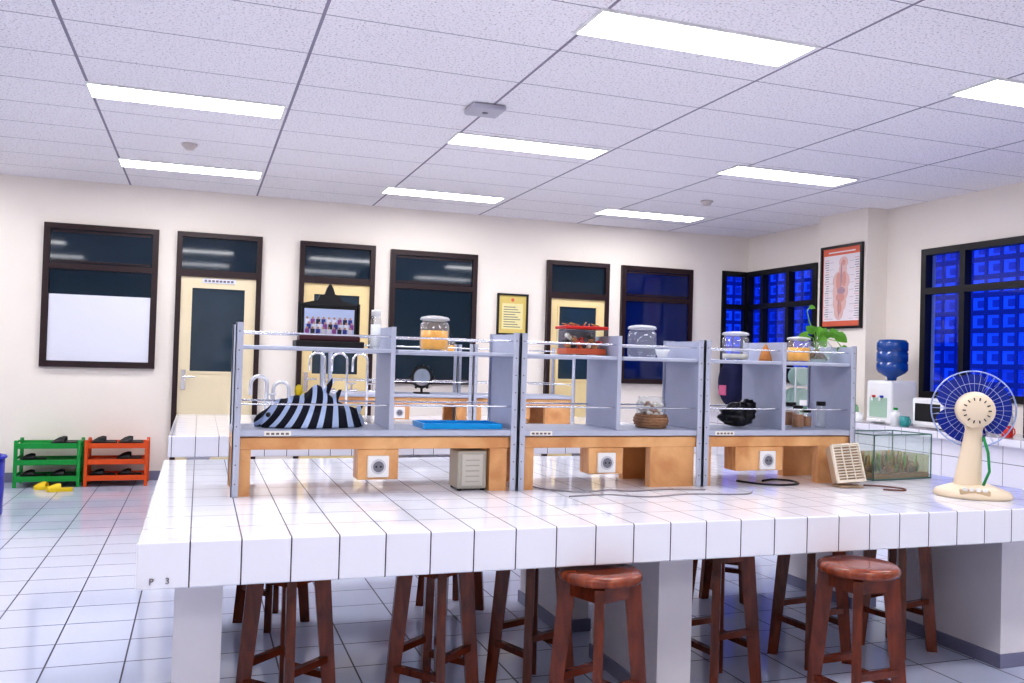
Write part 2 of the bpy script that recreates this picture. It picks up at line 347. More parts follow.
# right counter
b=B((5.85,3.6,0)); 
for y0,y1,xe in [(3.6,7.06,6.449),(7.06,7.80,6.19),(7.80,9.44,6.449)]:
    b.box(5.85,xe,y0,y1,.74,.80,M_cnt); b.box(5.90,xe,y0,y1,0.0,.74,M_cnt)
b.obj('wall_counter',label='long white tiled counter along the windowed wall',cat='counter')
# ---------------------------------------------------------------- shelf racks
def rack(x0,x1,mid,legs,boxes,stk,y0=3.48,y1=3.82,panels=True,lab='grey metal two-tier bench rack on a light wood base'):
    off=(x0,y0,.75); t=T('bench_shelf_rack',lab,'shelf rack',off,group='bench shelf racks')
    b=B(off); b.box(x0,x1,y0+.012,y1-.012,.927,.974,M_pine,.002,seg=1); b.obj('wooden_base_board',t)
    for a,d in legs:
        for ya,yb in ((y0+.015,y0+.06),(y1-.06,y1-.015)):
            b=B(off); b.box(a,d,ya,yb,.75,.927,M_pine); b.obj('wooden_leg',t)
    for k,(a,d,z) in enumerate(boxes):
        b=B(off); b.box(a,d,y0+.015,y0+.11,z,.927,M_pine,.003,seg=1); bo=b.obj('socket_box',t)
        cx,cz=(a+d)/2+(.04 if d-a>.2 else .0),(z+.927)/2-.008
        b=B(off); b.box(cx-.043,cx+.043,y0+.003,y0+.015,cz-.043,cz+.043,M_white,.004); 
        b.cyl((cx,y0+.003,cz),(cx,y0-.001,cz),.03,mat('socket_rim',c(205,205,212),.4)); b.cyl((cx,y0-.001,cz),(cx,y0-.0015,cz),.022,mat('socket_well',c(120,120,130),.5))
        for s in (-1,1): b.cyl((cx+s*.009,y0-.0015,cz),(cx+s*.009,y0-.002,cz),.004,M_black,seg=8)
        b.obj('power_socket',bo,label='white round wall socket')
    b=B(off); b.box(x0,x1,y0,y1,.978,1.003,M_gry,.003,seg=1); b.obj('lower_shelf',t)
    for xa in (x0,x1-.028):
        for ya in (y0-.006,y1-.024):
            b=B(off); b.box(xa,xa+.028,ya,ya+.005,.751,1.41,M_gry); b.box(xa if xa==x0 else xa+.024,xa+.004 if xa==x0 else xa+.028,ya,ya+.03,.751,1.41,M_gry)
            for k in range(9): b.cyl((xa+.014,ya-.0008,.80+k*.072),(xa+.014,ya+.0,.80+k*.072),.003,M_ink,seg=8)
            b.obj('upright',t)
    if panels:
        for xa,zt in ((x0+.005,1.405),(mid-.012,1.415),(x1-.018,1.405)):
            b=B(off); b.box(xa,xa+.010,y0+.006,y1-.006,1.004,zt,M_gryd)
            b.box(xa-.004,xa+.014,y0+.0,y0+.006,1.004,zt,M_gry); b.obj('divider_panel',t)
    for a,d in ((x0+.025,mid-.014),(mid+.012,x1-.022)):
        b=B(off); b.box(a,d,y0+.01,y1-.01,1.309,1.325,M_gry,.003,seg=1); b.obj('upper_shelf',t)
        for yy in (y0+.03,y1-.03):
            for z in (1.375,1.10):
                b=B(off); b.cyl((a-.006,yy,z),(d+.002,yy,z),.004,M_chr,seg=8); b.obj('guard_rail',t)
    for sx in stk:
        b=B(off); b.box(sx,sx+.10,y0-.002,y0-.0002,.981,.999,M_paper)
        for k in range(5): b.box(sx+.008+k*.018,sx+.02+k*.018,y0-.0026,y0-.0021,.985,.993,M_ink)
        b.obj('label_sticker',t)
    return t
rack(.125,1.262,.735,((.128,.195),(1.15,1.225)),((.60,.765,.805),),(.24,))
rack(1.268,2.150,1.737,((1.30,1.345),(1.90,2.12)),((1.60,1.765,.812),),(1.32,))
rack(2.156,2.996,2.595,((2.17,2.21),(2.80,2.99)),((2.34,2.60,.815),),(2.22,))
rl='open grey metal two-tier rack standing on the second bench'
rack(.92,2.057,1.53,((.923,.99),(1.945,2.02)),((1.395,1.56,.805),),(),6.76,7.24,False,rl)
rack(2.07,2.95,2.54,((2.10,2.145),(2.70,2.92)),((2.40,2.565,.812),),(),6.76,7.24,False,rl)
# ---------------------------------------------------------------- stools
st=T('round_stool','dark reddish-brown wooden stool with round seat, four splayed legs','stool',(1.30,2.72,0),rz=.34,group='wooden lab stools')
b=B(); b.lathe([(0,.562),(.12,.562),(.138,.568),(.143,.579),(.141,.592),(.128,.600),(.06,.597),(0,.596)],(0,0,0),M_seat,32); b.obj('seat',st)
b=B()
for k in range(4):
    a=k*pi/2; M=Matrix.Rotation(a,4,'Z'); b.box(.066,.082,-.072,.072,.51,.562,M_stool,M=M)
b.obj('apron',st)
for k in range(4):
    a=k*pi/2+pi/4; d=Vector((math.cos(a),math.sin(a),0)); tn=Vector((-d.y,d.x,0)); b=B()
    vs=[]
    for r_,z_,h_ in ((.158,0,.022),(.108,.562,.029)):
        for sr,stt in ((-1,-1),(1,-1),(1,1),(-1,1)): vs.append(d*(r_+sr*h_)+tn*stt*.016+Vector((0,0,z_)))
    b.add(vs,[(0,3,2,1),(4,5,6,7),(0,1,5,4),(1,2,6,5),(2,3,7,6),(3,0,4,7)],M_stool); b.obj('leg',st)
for k in range(4):
    a0=k*pi/2+pi/4; a1=a0+pi/2; z=.17 if k%2 else .23; rr=.158-.05*z/.562
    b=B(); b.cyl((math.cos(a0)*rr,math.sin(a0)*rr,z),(math.cos(a1)*rr,math.sin(a1)*rr,z),.017,M_stool,seg=4); b.obj('stretcher',st)
for x,y,a in [(.32,3.16,.75),(.37,4.42,.6),(.842,3.16,.7),(1.27,4.45,.3),(1.28,3.3,.35),(2.03,3.13,.15),(2.62,3.3,.1),(2.85,4.3,.8),(2.27,2.60,.07),(3.12,3.32,.2),(2.3,4.5,.2),(.6,5.75,.2),(1.25,5.8,.6),(2.0,5.75,.1),(2.8,5.8,.5)]:
    dup(st,loc=(x,y,0),rz=a)
# ---------------------------------------------------------------- jars
def jar(x,y,z,r,h,fill,fh,label,lid='glass',cat='glass jar'):
    t=T('specimen_jar',label,cat,(x,y,z+.001))
    b=B(); b.lathe([(0,0),(r*.92,0),(r,.012),(r,h*.72),(r*.86,h*.80),(r*.82,h*.82),(r*.82,h*.86)],(0,0,0),M_glass,24); b.obj('glass_body',t)
    if fill:
        b=B(); b.lathe([(0,.006),(r*.88,.006),(r*.93,.014),(r*.93,fh),(0,fh)],(0,0,0),fill,20); b.obj('contents',t)
    b=B()
    if lid=='glass': b.lathe([(r*.82,h*.85),(r*1.0,h*.86),(r*1.02,h*.90),(r*.92,h*.95),(r*.5,h*.985),(0,h)],(0,0,0),M_lid,24)
    else: b.lathe([(0,h),(r*.85,h),(r*.88,h*.98),(r*.88,h*.84),(0,h*.84)],(0,0,0),lid,24)
    b.obj('lid',t); return t
ZU,ZL=1.325,1.003
jar(.94,3.66,ZU,.062,.15,M_amber,.085,'round glass specimen jar with amber contents and glass lid')
jar(1.93,3.66,ZU,.066,.15,None,0,'empty clear glass specimen jar with glass lid')
jar(2.435,3.66,ZU,.064,.14,mat('pale_specimen',c(205,200,185),.5,noise=.3,nscale=50),.03,'clear glass jar with flat glass lid')
jar(2.755,3.60,ZU,.056,.125,M_amber,.07,'glass jar with yellow amber specimen inside')
t=T('cone_shell','small brown cone-shaped specimen on the top shelf','specimen',(2.54,3.565,ZU+.001))
b=B(); b.lathe([(0,0),(.026,0),(.03,.012),(.022,.04),(.012,.065),(0,.085)],(0,0,0),mat('cone_brown',c(196,130,70),.5,noise=.3,nscale=60),20); b.obj('shell_body',t)
b=B(); b.cyl((0,0,.0),(0,0,.006),.032,M_amb2); b.obj('base_ring',t)
jar(.68,3.62,ZU,.022,.16,M_white,.10,'small slim white bottle beside the display',lid=M_white,cat='bottle')
for i,(x,y,r,h,m) in enumerate([(2.68,3.66,.03,.08,M_amb2),(2.76,3.6,.028,.11,M_amb2),(2.84,3.64,.026,.09,M_amb2),(2.80,3.71,.03,.12,M_amb2),(2.91,3.62,.026,.13,M_glass)]):
    jar(x,y,ZL,r,h,m,h*.6,'small brown reagent bottle on the lower shelf',lid=M_black,cat='bottle')
for x,y in [(1.80,3.70),(2.06,3.70)]:
    b=B((x,y,ZU+.001)); b.lathe([(0,0),(.02,0),(.03,.02),(.036,.04),(.034,.04),(.028,.022),(0,.006)],(x,y,ZU+.001),M_white,20); b.obj('white_dish',label='small white porcelain dish on the top shelf',cat='dish',group='white dishes')
# display stand
t=T('display_stand','dark ornate display stand holding a colourful group photo','display stand',(.49,3.63,ZU+.001))
b=B(); b.box(-.135,.135,-.07,.07,0,.025,M_black,.004); b.box(-.12,.12,-.055,.055,.025,.045,mat('maroon',c(70,20,35),.4),.004); b.obj('stand_base',t)
b=B(); b.box(-.11,.11,-.01,.01,.045,.165,M_black,.003); 
b.obj('back_panel',t)
b=B(); b.box(-.10,.10,-.013,-.0105,.052,.155,mat('photo_backdrop',c(190,205,235),.5))
cols=[mat('shirt%d'%i,cc,.6) for i,cc in enumerate([c(235,235,245),c(60,70,150),c(150,80,150),c(225,225,235),c(40,40,60)])]
sk=mat('photo_skin',c(195,150,125),.6)
for r_,zz in enumerate((.105,.085,.065)):
    for k in range(9):
        x=-.088+k*.0215+(r_%2)*.006; Y0=-.0135-r_*.0012; b.box(x-.008,x+.008,Y0-.0006,Y0,zz-.012,zz+.008,cols[(k*2+r_)%5]); b.cyl((x,Y0,zz+.012),(x,Y0-.0007,zz+.012),.005,sk,seg=8)
b.obj('group_photo',t)
b=B(); pts=[(-.12,.165),(.12,.165),(.11,.175),(.07,.185),(.05,.19),(.04,.21),(.02,.215),(.012,.24),(0,.26),(-.012,.24),(-.02,.215),(-.04,.21),(-.05,.19),(-.07,.185),(-.11,.175)]
b.prism(pts,.024,M_black,M=Matrix.Translation((0,.012,0))@Matrix.Rotation(pi/2,4,'X')); b.obj('ornate_crest',t)
for s in (-1,1):
    b=B(); b.cyl((s*.118,-.0,.045),(s*.118,-.0,.18),.007,M_black,seg=10); b.obj('side_post',t)
# red specimen tank
t=T('specimen_tank','small glass tank with red lid and orange contents','specimen tank',(1.62,3.65,ZU+.001))
b=B(); b.box(-.10,.10,-.06,.06,0,.115,M_aglass); b.obj('glass_tank',t)
b=B(); b.box(-.105,.105,-.065,.065,.116,.130,M_red,.004); b.obj('lid',t)
b=B()
for k in range(7): 
    x=-.08+k*.025; b.tube([(x,-.03,.134),(x+random.uniform(-.03,.03),0,.139+random.uniform(0,.012)),(x+.03,.03,.134)],.003,M_amb2,6)
b.obj('twigs',t)
b=B(); b.box(-.095,.095,-.055,.055,.004,.03,M_orgrack)
for k in range(46):
    x=random.uniform(-.08,.08); b.ell((x,random.uniform(-.035,.03),.03+random.uniform(0,.06)),(.014,.014,.012),random.choice([M_orgrack,M_red,M_amb2,M_paper,M_black]),8,6)
b.obj('gravel_contents',t)
b=B(); b.box(-.092,.092,.048,.052,.005,.11,mat('tank_backing',c(150,150,170),.5)); b.obj('backing_card',t)
# striped fish plush
MS=stripes('plush_stripes',c(10,14,34),c(190,208,240),6.2,'X',2.4)
t=T('striped_fish_plush','black and white striped fish-shaped plush lying on the lower shelf','plush toy',(.43,3.64,ZL+.002))
def fshape(p):
    r=math.hypot(p.x,p.y); z=max(-.15,p.z)
    if z>0: z=z*(1-.3*r)*(1+.10*math.sin(9*p.x+2*p.y)+.05*math.sin(17*p.x-5*p.y))+.2*math.exp(-((p.x-.1)/.3)**2)*z
    return Vector((p.x*(1+.06*math.sin(9*p.y)),p.y*(1-.3*max(0,p.x)),z+.15))
b=B(); b.ell((0,0,0),(.21,.118,.118),MS,60,32,fn=fshape); b.obj('body',t)
for (bx,bz,h_,lean,wd) in [(.03,.125,.07,.055,.026),(.075,.11,.04,.04,.022)]:
    b=B(); b.prism([(-wd,-.035),(wd,-.035),(lean+.006,h_),(lean-.004,h_)],.02,MS,M=Matrix.Translation((bx,.006,bz))@Matrix.Rotation(pi/2,4,'X')); b.obj('dorsal_fin',t)
b=B(); b.prism([(.17,-.02),(.225,.045),(.24,.04),(.222,.0),(.24,-.035),(.225,-.04)],.02,MS,M=Matrix.Translation((-.03,.006,.045))@Matrix.Rotation(pi/2,4,'X')); b.obj('tail_fin',t)
b=B(); b.ell((-.05,.0,.142),(.016,.014,.026),M_yel,12,8); b.obj('face_patch',t,label='yellow patch')
b=B(); b.ell((-.17,-.065,.05),(.010,.008,.010),M_black,10,6); b.obj('eye',t)
# blue tray
t=T('shallow_tray','shallow bright blue plastic tray on the lower shelf','tray',(1.04,3.62,ZL+.001))
b=B(); b.box(-.17,.17,-.10,.10,0,.006,M_sky); b.obj('tray_floor',t)
b=B()
for q in [(-.17,.17,-.10,-.092),(-.17,.17,.092,.10),(-.17,-.162,-.092,.092),(.162,.17,-.092,.092)]: b.box(q[0],q[1],q[2],q[3],.006,.022,M_sky)
b.obj('tray_rim',t)
# basket jar
t=T('woven_basket_jar','glass jar of shells standing in a woven basket','basket',(1.965,3.62,ZL+.001))
MB=mat('basket_weave',c(168,128,96),.7,noise=.4,nscale=80)
b=B()
for k in range(5):
    rr=.064+.012*math.sin(k*.7); b.tube([(rr*math.cos(a*pi/12),rr*math.sin(a*pi/12),.008+k*.012+(.002 if a%2 else -.002)) for a in range(24)],.0068,MB,6,True)
b.cyl((0,0,0),(0,0,.006),.06,MB); b.obj('basket',t)
b=B(); b.lathe([(.055,.02),(.066,.07),(.068,.11),(.056,.13),(.06,.14),(.0,.145)],(0,0,0),M_glass); b.obj('glass_jar',t)
b=B()
for k in range(60):
    a=random.uniform(0,6.28); rr=random.uniform(.02,.050); b.ell((rr*math.cos(a),rr*math.sin(a),random.uniform(.03,.115)),(.012,.01,.009),random.choice([M_paper,M_paper,MB,M_amb2]),8,6)
b.obj('shells',t)
# black bag
b=B((2.45,3.65,ZL+.001))
def crump(p):
    n=1+.16*math.sin(7*p.x+3*p.y)+.12*math.sin(9*p.y+5*p.z)+.1*math.sin(11*p.z+4*p.x); return Vector((p.x*n,p.y*n,p.z*(n if p.z>0 else .9)))
b.ell((2.45,3.65,ZL+.056),(.085,.07,.058),M_blk2,28,18,fn=crump); b.ell((2.50,3.64,ZL+.10),(.04,.035,.035),M_blk2,18,12,fn=crump)
b.obj('plastic_bag',label='crumpled black plastic bag on the lower shelf',cat='bag')
# pothos bowl
t=T('potted_pothos','round glass bowl with a green broad-leaved pothos plant','potted plant',(2.885,3.63,ZU+.001))
b=B(); b.lathe([(0,0),(.04,0),(.068,.02),(.078,.05),(.070,.085),(.055,.10),(.06,.106)],(0,0,0),M_glass,28); b.obj('glass_bowl',t)
b=B(); 
for k in range(26):
    a=random.uniform(0,6.28); r1_=random.uniform(.02,.06); b.tube([(0,0,.07),(.5*r1_*math.cos(a),.5*r1_*math.sin(a),.045),(r1_*math.cos(a+.6),r1_*math.sin(a+.6),.018)],.0028,M_soil,5)
b.obj('roots',t)
b=B(); b.lathe([(0,.004),(.04,.004),(.064,.022),(.074,.05),(.073,.06),(0,.06)],(0,0,0),glass('bowl_water',(.88,.93,.86,1),.02,edge=.1,milk=.05),24); b.obj('water',t)
stems=[[(0,0,.05),(-.02,-.01,.14),(-.07,-.03,.2),(-.085,-.03,.25),(-.06,-.02,.275)],[(0,0,.05),(.02,0,.12),(.06,-.02,.15),(.10,-.03,.14)],[(0,0,.05),(-.03,-.01,.12),(-.075,-.03,.13)],[(0,0,.05),(.0,-.02,.14),(.01,-.03,.17)],[(0,0,.05),(.03,-.03,.12),(.08,-.05,.11),(.10,-.06,.08)]]
b=B()
for s_ in stems: b.tube(s_,.0025,M_grn,6)
b.obj('stems',t)
def leaf(b,p,s,yaw,pitch,spin):
    o=[(0,0,0),(.28,-.12,.05),(.5,.1,.08),(.46,.5,.03),(.25,.85,-.03),(0,1.1,-.1),(-.25,.85,-.03),(-.46,.5,.03),(-.5,.1,.08),(-.28,-.12,.05)]
    M=Matrix.Translation(p)@Matrix.Rotation(yaw,4,'Z')@Matrix.Rotation(pitch,4,'X')@Matrix.Rotation(spin,4,'Z')@Matrix.Scale(s,4)
    vs=[Vector(q) for q in o]+[Vector((0,.45,-.05))]; b.add(vs,[(i,(i+1)%10,10) for i in range(10)],M_grn,True,M)
for k,(p,s,yw,pt,sp) in enumerate([((-.075,-.03,.13),.055,-.6,-1.0,1.2),((.06,-.02,.15),.055,-.5,-1.0,-1.3),((.01,-.03,.17),.055,-.7,-1.2,.3),((-.02,-.01,.15),.055,-.6,-.9,2.3),((.0,-.03,.12),.05,-.6,-1.2,-.5),((.03,-.02,.13),.05,-.4,-.8,-2.2),((.10,-.03,.14),.055,-.6,-1.1,-.9),((.10,-.06,.08),.05,-.6,-1.2,-.4),((-.06,-.02,.275),.025,-.6,-1.0,-1.2)]):
    b=B(); leaf(b,p,s,yw,pt,sp); b.obj('leaf',t)
# ---------------------------------------------------------------- things on the island top
ZT=.751
# grey control box
t=T('power_supply_box','beige grey electrical box under the rack','electrical box',(1.08,3.56,ZT))
MG=mat('beige_metal',c(176,172,160),.5,noise=.06)
b=B(); b.box(-.064,.064,-.05,.08,.006,.165,MG,.008); b.obj('housing',t)
b=B(); b.box(-.045,.045,-.054,-.0505,.02,.15,mat('beige_light',c(200,196,186),.5),.001,seg=1)
for k in range(5): b.box(-.03,.03,-.0555,-.0545,.035+k*.022,.04+k*.022,MG)
b.obj('vent_panel',t)
b=B()
for x in(-.05,.05):
    for y in (-.035,.06): b.cyl((x,y,0),(x,y,.008),.01,M_black,seg=10)
b.obj('feet',t)
# fan heater
t=T('fan_heater','small cream box heater with wire front grille, tilted back','heater',(2.86,3.35,ZT),rz=-.2)
MT=mat('tan_plastic',c(186,160,132),.45); MSl=mat('cream_slat',c(240,230,212),.45)
Tl=Matrix.Rotation(-.3,4,'X')@Matrix.Rotation(-.08,4,'Y')@Matrix.Scale(.95,4)
b=B(); b.box(-.07,.07,-.03,.03,.022,.205,MT,.01,M=Tl); b.obj('housing',t)
b=B()
for k in range(13): b.box(-.066,.066,-.046,-.039,.026+k*.0138,.031+k*.0138,MSl,M=Tl)
for k in range(4): b.box(-.067+k*.0443,-.0645+k*.0443,-.048,-.037,.022,.200,MSl,M=Tl)
for x in (-.072,.066): b.box(x,x+.006,-.048,-.028,.022,.207,MSl,M=Tl)
b.box(-.072,.072,-.048,-.028,.018,.026,MSl,M=Tl); b.box(-.072,.072,-.048,-.028,.2,.207,MSl,M=Tl)
b.obj('grille',t)
b=B(); b.box(-.058,.058,-.03,.055,0,.010,MT,.003,seg=1); b.cyl((-.05,.05,.008),(-.045,.045,.12),.004,MSl,seg=8); b.cyl((.05,.05,.008),(.045,.045,.12),.004,MSl,seg=8); b.obj('foot_stand',t)
# aquarium
t=T('small_aquarium','small rectangular glass aquarium with murky water and plants','aquarium',(3.34,3.66,ZT),rz=.12)
X,Y_,h=.205,.12,.225; b=B()
for q in [(-X,X,-Y_,-Y_+.005),(-X,X,Y_-.005,Y_),(-X,-X+.005,-Y_,Y_),(X-.005,X,-Y_,Y_)]: b.box(q[0],q[1],q[2],q[3],.005,h,M_aglass)
b.box(-X,X,-Y_,Y_,0,.005,M_aglass); b.obj('glass_tank',t)
MF=mat('silicone_edge',c(70,110,100),.3); b=B()
for sx in(-X,X):
    for sy in(-Y_,Y_): b.cyl((sx,sy,0),(sx,sy,h),.0035,MF,seg=6)
for z in (.004,h):
    for s in(-1,1): b.cyl((-X,s*Y_,z),(X,s*Y_,z),.0035,MF,seg=6); b.cyl((s*X,-Y_,z),(s*X,Y_,z),.0035,MF,seg=6)
b.obj('edge_trim',t)
b=B(); b.box(-X+.007,X-.007,-Y_+.007,Y_-.007,.03,.12,M_water); b.obj('water',t)
b=B(); b.box(-X+.007,X-.007,-Y_+.007,Y_-.007,.006,.032,mat('gravel',c(150,120,80),.8,noise=.5,nscale=90)); b.obj('gravel_bed',t)
b=B()
for k in range(90):
    x=random.uniform(-.18,.18); y=random.uniform(-.1,.1); hh=random.uniform(.03,.10); dx=random.uniform(-.05,.05)
    b.tube([(x,y,.03),(x+dx*.4,y,.03+hh*.5),(x+dx*.6,y+dx*.3,.03+hh)],.0045,random.choice([M_grn,MB,mat('moss',c(110,110,50),.8),mat('straw',c(190,150,80),.8)]),5)
for k in range(10): b.ell((random.uniform(-.16,.16),random.uniform(-.08,.08),.045),(.03,.022,.022),random.choice([MB,mat('stone',c(110,95,75),.8)]),10,7)
b.obj('water_plants',t)
# desk fan
t=T('desk_fan','cream desk fan with blue blades, seen from behind','fan',(3.24,3.01,ZT),rz=-.72)
MCm=mat('fan_cream',c(236,218,190),.4); MWire=mat('fan_wire',c(170,185,225),.3,.3); MBl=mat('fan_blade',c(14,44,150),.25)
b=B(); b.lathe([(0,0),(.14,0),(.145,.012),(.135,.03),(.10,.045),(.06,.06),(0,.065)],(0,0,0),MCm,36,M=Matrix.Diagonal((1.1,.85,1,1))); b.obj('base',t)
b=B(); b.box(-.06,.06,-.115,-.07,.018,.042,mat('fan_panel',c(205,180,145),.4),.006)
for k in range(4): b.box(-.048+k*.026,-.030+k*.026,-.118,-.10,.036,.05,M_white,.003)
b.obj('control_buttons',t)
b=B(); b.cyl((-.022,-.005,.04),(.0,-.02,.30),.058,MCm,r1=.034,seg=20); b.ell((0,-.02,.31),(.038,.038,.036),MCm,16,10); b.obj('neck',t)
cz=.385
A=Matrix.Translation((0,0,cz))@Matrix.Rotation(-pi/2,4,'X')@Matrix.Scale(.92,4)   # local z -> +Y
b=B(); b.lathe([(0,-.145),(.04,-.143),(.070,-.13),(.083,-.10),(.087,-.04),(.066,-.01),(.02,0),(0,0)],(0,0,0),MCm,28,M=A)
for k in range(14):
    a=2*pi*k/14; b.cyl((.048*math.cos(a),.048*math.sin(a),-.142),(.06*math.cos(a),.06*math.sin(a),-.136),.0028,M_black,seg=6,M=A)
b.obj('motor_housing',t)
b=B(); b.lathe([(0,.012),(.035,.012),(.04,.02),(.04,.06),(.03,.07),(0,.072)],(0,0,0),MBl,24,M=A); b.obj('hub',t)
for k in range(3):
    b=B(); vs=[];n=10
    for i in range(n+1):
        rr=.035+.134*i/n
        hw=.62+.40*math.sin(pi*min(1,i/n*.8+.1))
        for j in range(8):
            a=k*2*pi/3+ (j/7-.5)*2*hw; vs.append((rr*math.cos(a),rr*math.sin(a),.04+(j/7-.5)*.035))
    fs=[(i*8+j,i*8+j+1,(i+1)*8+j+1,(i+1)*8+j) for i in range(n) for j in range(7)]
    b.add(vs,fs,MBl,True,A); b.obj('blade',t)
for nm,sg in (('rear_cage',-1),('front_cage',1)):
    b=B()
    for k in range(36):
        a=2*pi*k/36; pr=[(.035,sg*.052),(.10,sg*.05),(.155,sg*.036),(.18,sg*.012),(.184,0)]
        b.tube([(r*math.cos(a),r*math.sin(a),.03+z) for r,z in pr],.0009,MWire,5,M=A)
    for rr,zz in ((.125,.045),): b.tube([(rr*math.cos(i*pi/20),rr*math.sin(i*pi/20),.03+sg*zz) for i in range(40)],.0013,MWire,5,True,M=A)
    b.tube([(.184*math.cos(i*pi/24),.184*math.sin(i*pi/24),.03+sg*.003) for i in range(48)],.0035,MWire,6,True,M=A)
    if sg>0: b.cyl((0,0,.078),(0,0,.084),.036,MWire,M=A)
    b.obj(nm,t)
b=B(); b.tube([(.035,-.045,.05),(.06,-.05,.12),(.055,-.04,.2),(.035,-.04,.27)],.006,mat('green_cord',c(30,150,80),.5)); b.obj('power_cord',t,label='green cord')
# cables
def cable(pts,m,lab,r=.0035):
    P=[Vector(p) for p in pts]; out=[]
    for i in range(len(P)-1):
        p0=P[max(0,i-1)];p1=P[i];p2=P[i+1];p3=P[min(len(P)-1,i+2)]
        for k in range(6):
            u=k/6; out.append(.5*((2*p1)+(p2-p0)*u+(2*p0-5*p1+4*p2-p3)*u*u+(3*p1-p0-3*p2+p3)*u**3))
    out.append(P[-1]); b=B(P[0]); b.tube(out,r,m,6); b.obj('power_cable',label=lab,cat='cable')
MCab=mat('grey_cable',c(150,145,150),.5)
zc=.7545
cable([(1.36,3.62,zc),(1.40,3.48,zc),(1.52,3.38,zc),(1.66,3.42,zc),(1.75,3.37,zc),(1.9,3.40,zc),(2.1,3.36,zc)],MCab,'thin grey cable lying loosely on the tiled bench')
cable([(1.42,3.28,zc),(1.6,3.30,zc),(1.75,3.22,zc),(1.95,3.26,zc),(2.2,3.22,zc),(2.3,3.30,zc)],MCab,'thin grey cable lying loosely on the tiled bench')
cable([(2.42,3.60,zc),(2.46,3.50,zc),(2.55,3.44,zc),(2.66,3.46,zc),(2.70,3.56,zc),(2.64,3.62,zc),(2.55,3.58,zc)],M_black,'coiled black power cable on the bench',.005)
cable([(2.97,3.38,zc),(3.04,3.33,zc),(3.08,3.25,zc),(3.04,3.20,zc),(2.96,3.24,zc)],mat('brown_cable',c(110,70,60),.5),'short brown cable trailing beside the box heater',.004)
# ---------------------------------------------------------------- second bench: faucets
def faucet(x,y,h,lab,m,fat=.009):
    t=T('lab_faucet',lab,'faucet',(x,y,.751),group='gooseneck lab faucets')
    b=B(); b.lathe([(0,0),(.03,0),(.03,.012),(.018,.02),(.016,.05),(0,.05)],(0,0,0),m); b.obj('base_flange',t)
    b=B(); P=[(0,0,.03),(0,0,h-.06)]+[(-.055+.055*math.cos(a*pi/8),0,h-.06+.055*math.sin(a*pi/8)) for a in range(1,9)]+[(-.11,0,h-.14)]
    b.tube(P,fat,m,10); b.obj('gooseneck_spout',t)
    b=B(); b.cyl((0,0,h*.5),(.06,0,h*.5),.012,m); b.cyl((.035,0,h*.5),(.035,0,h*.5+.05),.008,m); b.box(.005,.065,-.009,.009,h*.5+.05,h*.5+.062,m,.003); b.cyl((.06,0,h*.5),(.075,0,h*.5),.018,m); b.obj('valve_handle',t)
MWp=mat('white_pipe',c(205,208,215),.25,.5)
faucet(.46,6.55,.38,'metal pipe lab faucet with valve handle on the second bench',MWp,.014); faucet(.62,6.6,.34,'metal pipe lab faucet with valve handle on the second bench',MWp,.014)
for x in (.86,1.02,1.17): faucet(x,6.5,.56,'tall chrome gooseneck faucet on the second bench',M_chr)
t=T('table_mirror','small round mirror in ornate dark frame on stand','mirror',(1.68,6.9,1.004))
b=B(); M=Matrix.Translation((0,0,.13))@Matrix.Rotation(pi/2,4,'X')@Matrix.Scale(.85,4); b.lathe([(.08,-.01),(.1,-.008),(.105,0),(.1,.008),(.08,.01)],(0,0,0),M_black,28,M=M)
for k in range(12): b.ell((.092*math.cos(k*pi/6),0,.13+.092*math.sin(k*pi/6)),(.012,.009,.012),M_black,8,6)
b.obj('ornate_frame',t); b=B(); b.cyl((0,.002,.13),(0,-.002,.13),.07,mat('mirror_face',c(200,215,235),.1,.7),seg=28); b.obj('mirror_glass',t)
b=B(); b.box(-.06,.06,-.04,.04,0,.012,M_black,.003); b.cyl((0,0,.01),(0,0,.04),.01,M_black); b.obj('foot',t)
jar(1.9,6.95,1.325,.06,.13,M_amber,.07,'glass jar with amber contents on the second rack')
jar(1.3,6.95,1.325,.05,.14,None,0,'clear glass jar on the second rack')
# ---------------------------------------------------------------- posters
off=(6.199,7.42,1.71)
t=T('anatomy_poster','framed anatomy chart with orange-red border on the column','poster',off)
PX=6.198
MO=mat('poster_orange',c(224,112,84),.5); MPk=mat('poster_pink',c(226,188,182),.6); MPg=mat('poster_violet',c(176,146,158),.6); MPl=mat('poster_sheet',c(234,226,230),.6); MPr=mat('poster_red',c(212,158,148),.6)
b=B(off)
for y0,y1,z0,z1 in [(7.11,7.135,1.71,2.57),(7.705,7.73,1.71,2.57),(7.135,7.705,1.71,1.735),(7.135,7.705,2.545,2.57)]: b.box(PX-.03,PX,y0,y1,z0,z1,M_black)
b.obj('picture_frame',t)
b=B(off); b.box(PX-.012,PX-.004,7.135,7.705,1.735,2.545,MO); b.obj('border_sheet',t)
b=B(off); b.box(PX-.0135,PX-.0122,7.15,7.69,1.79,2.47,MPl)
b.box(PX-.0135,PX-.0122,7.22,7.62,2.495,2.508,MPl)
for k in range(26): 
    for s in (0,1):
        y=7.16 if s==0 else 7.61; w=random.uniform(.04,.07); z=1.81+k*.0245; b.box(PX-.0142,PX-.0136,y,y+w,z,z+.006,M_ink if k%5 else MPr)
        if k%3==0:
            y2=7.23 if s==0 else 7.54; b.box(PX-.0142,PX-.0136,y2,y2+.07,z,z+.0022,M_ink)
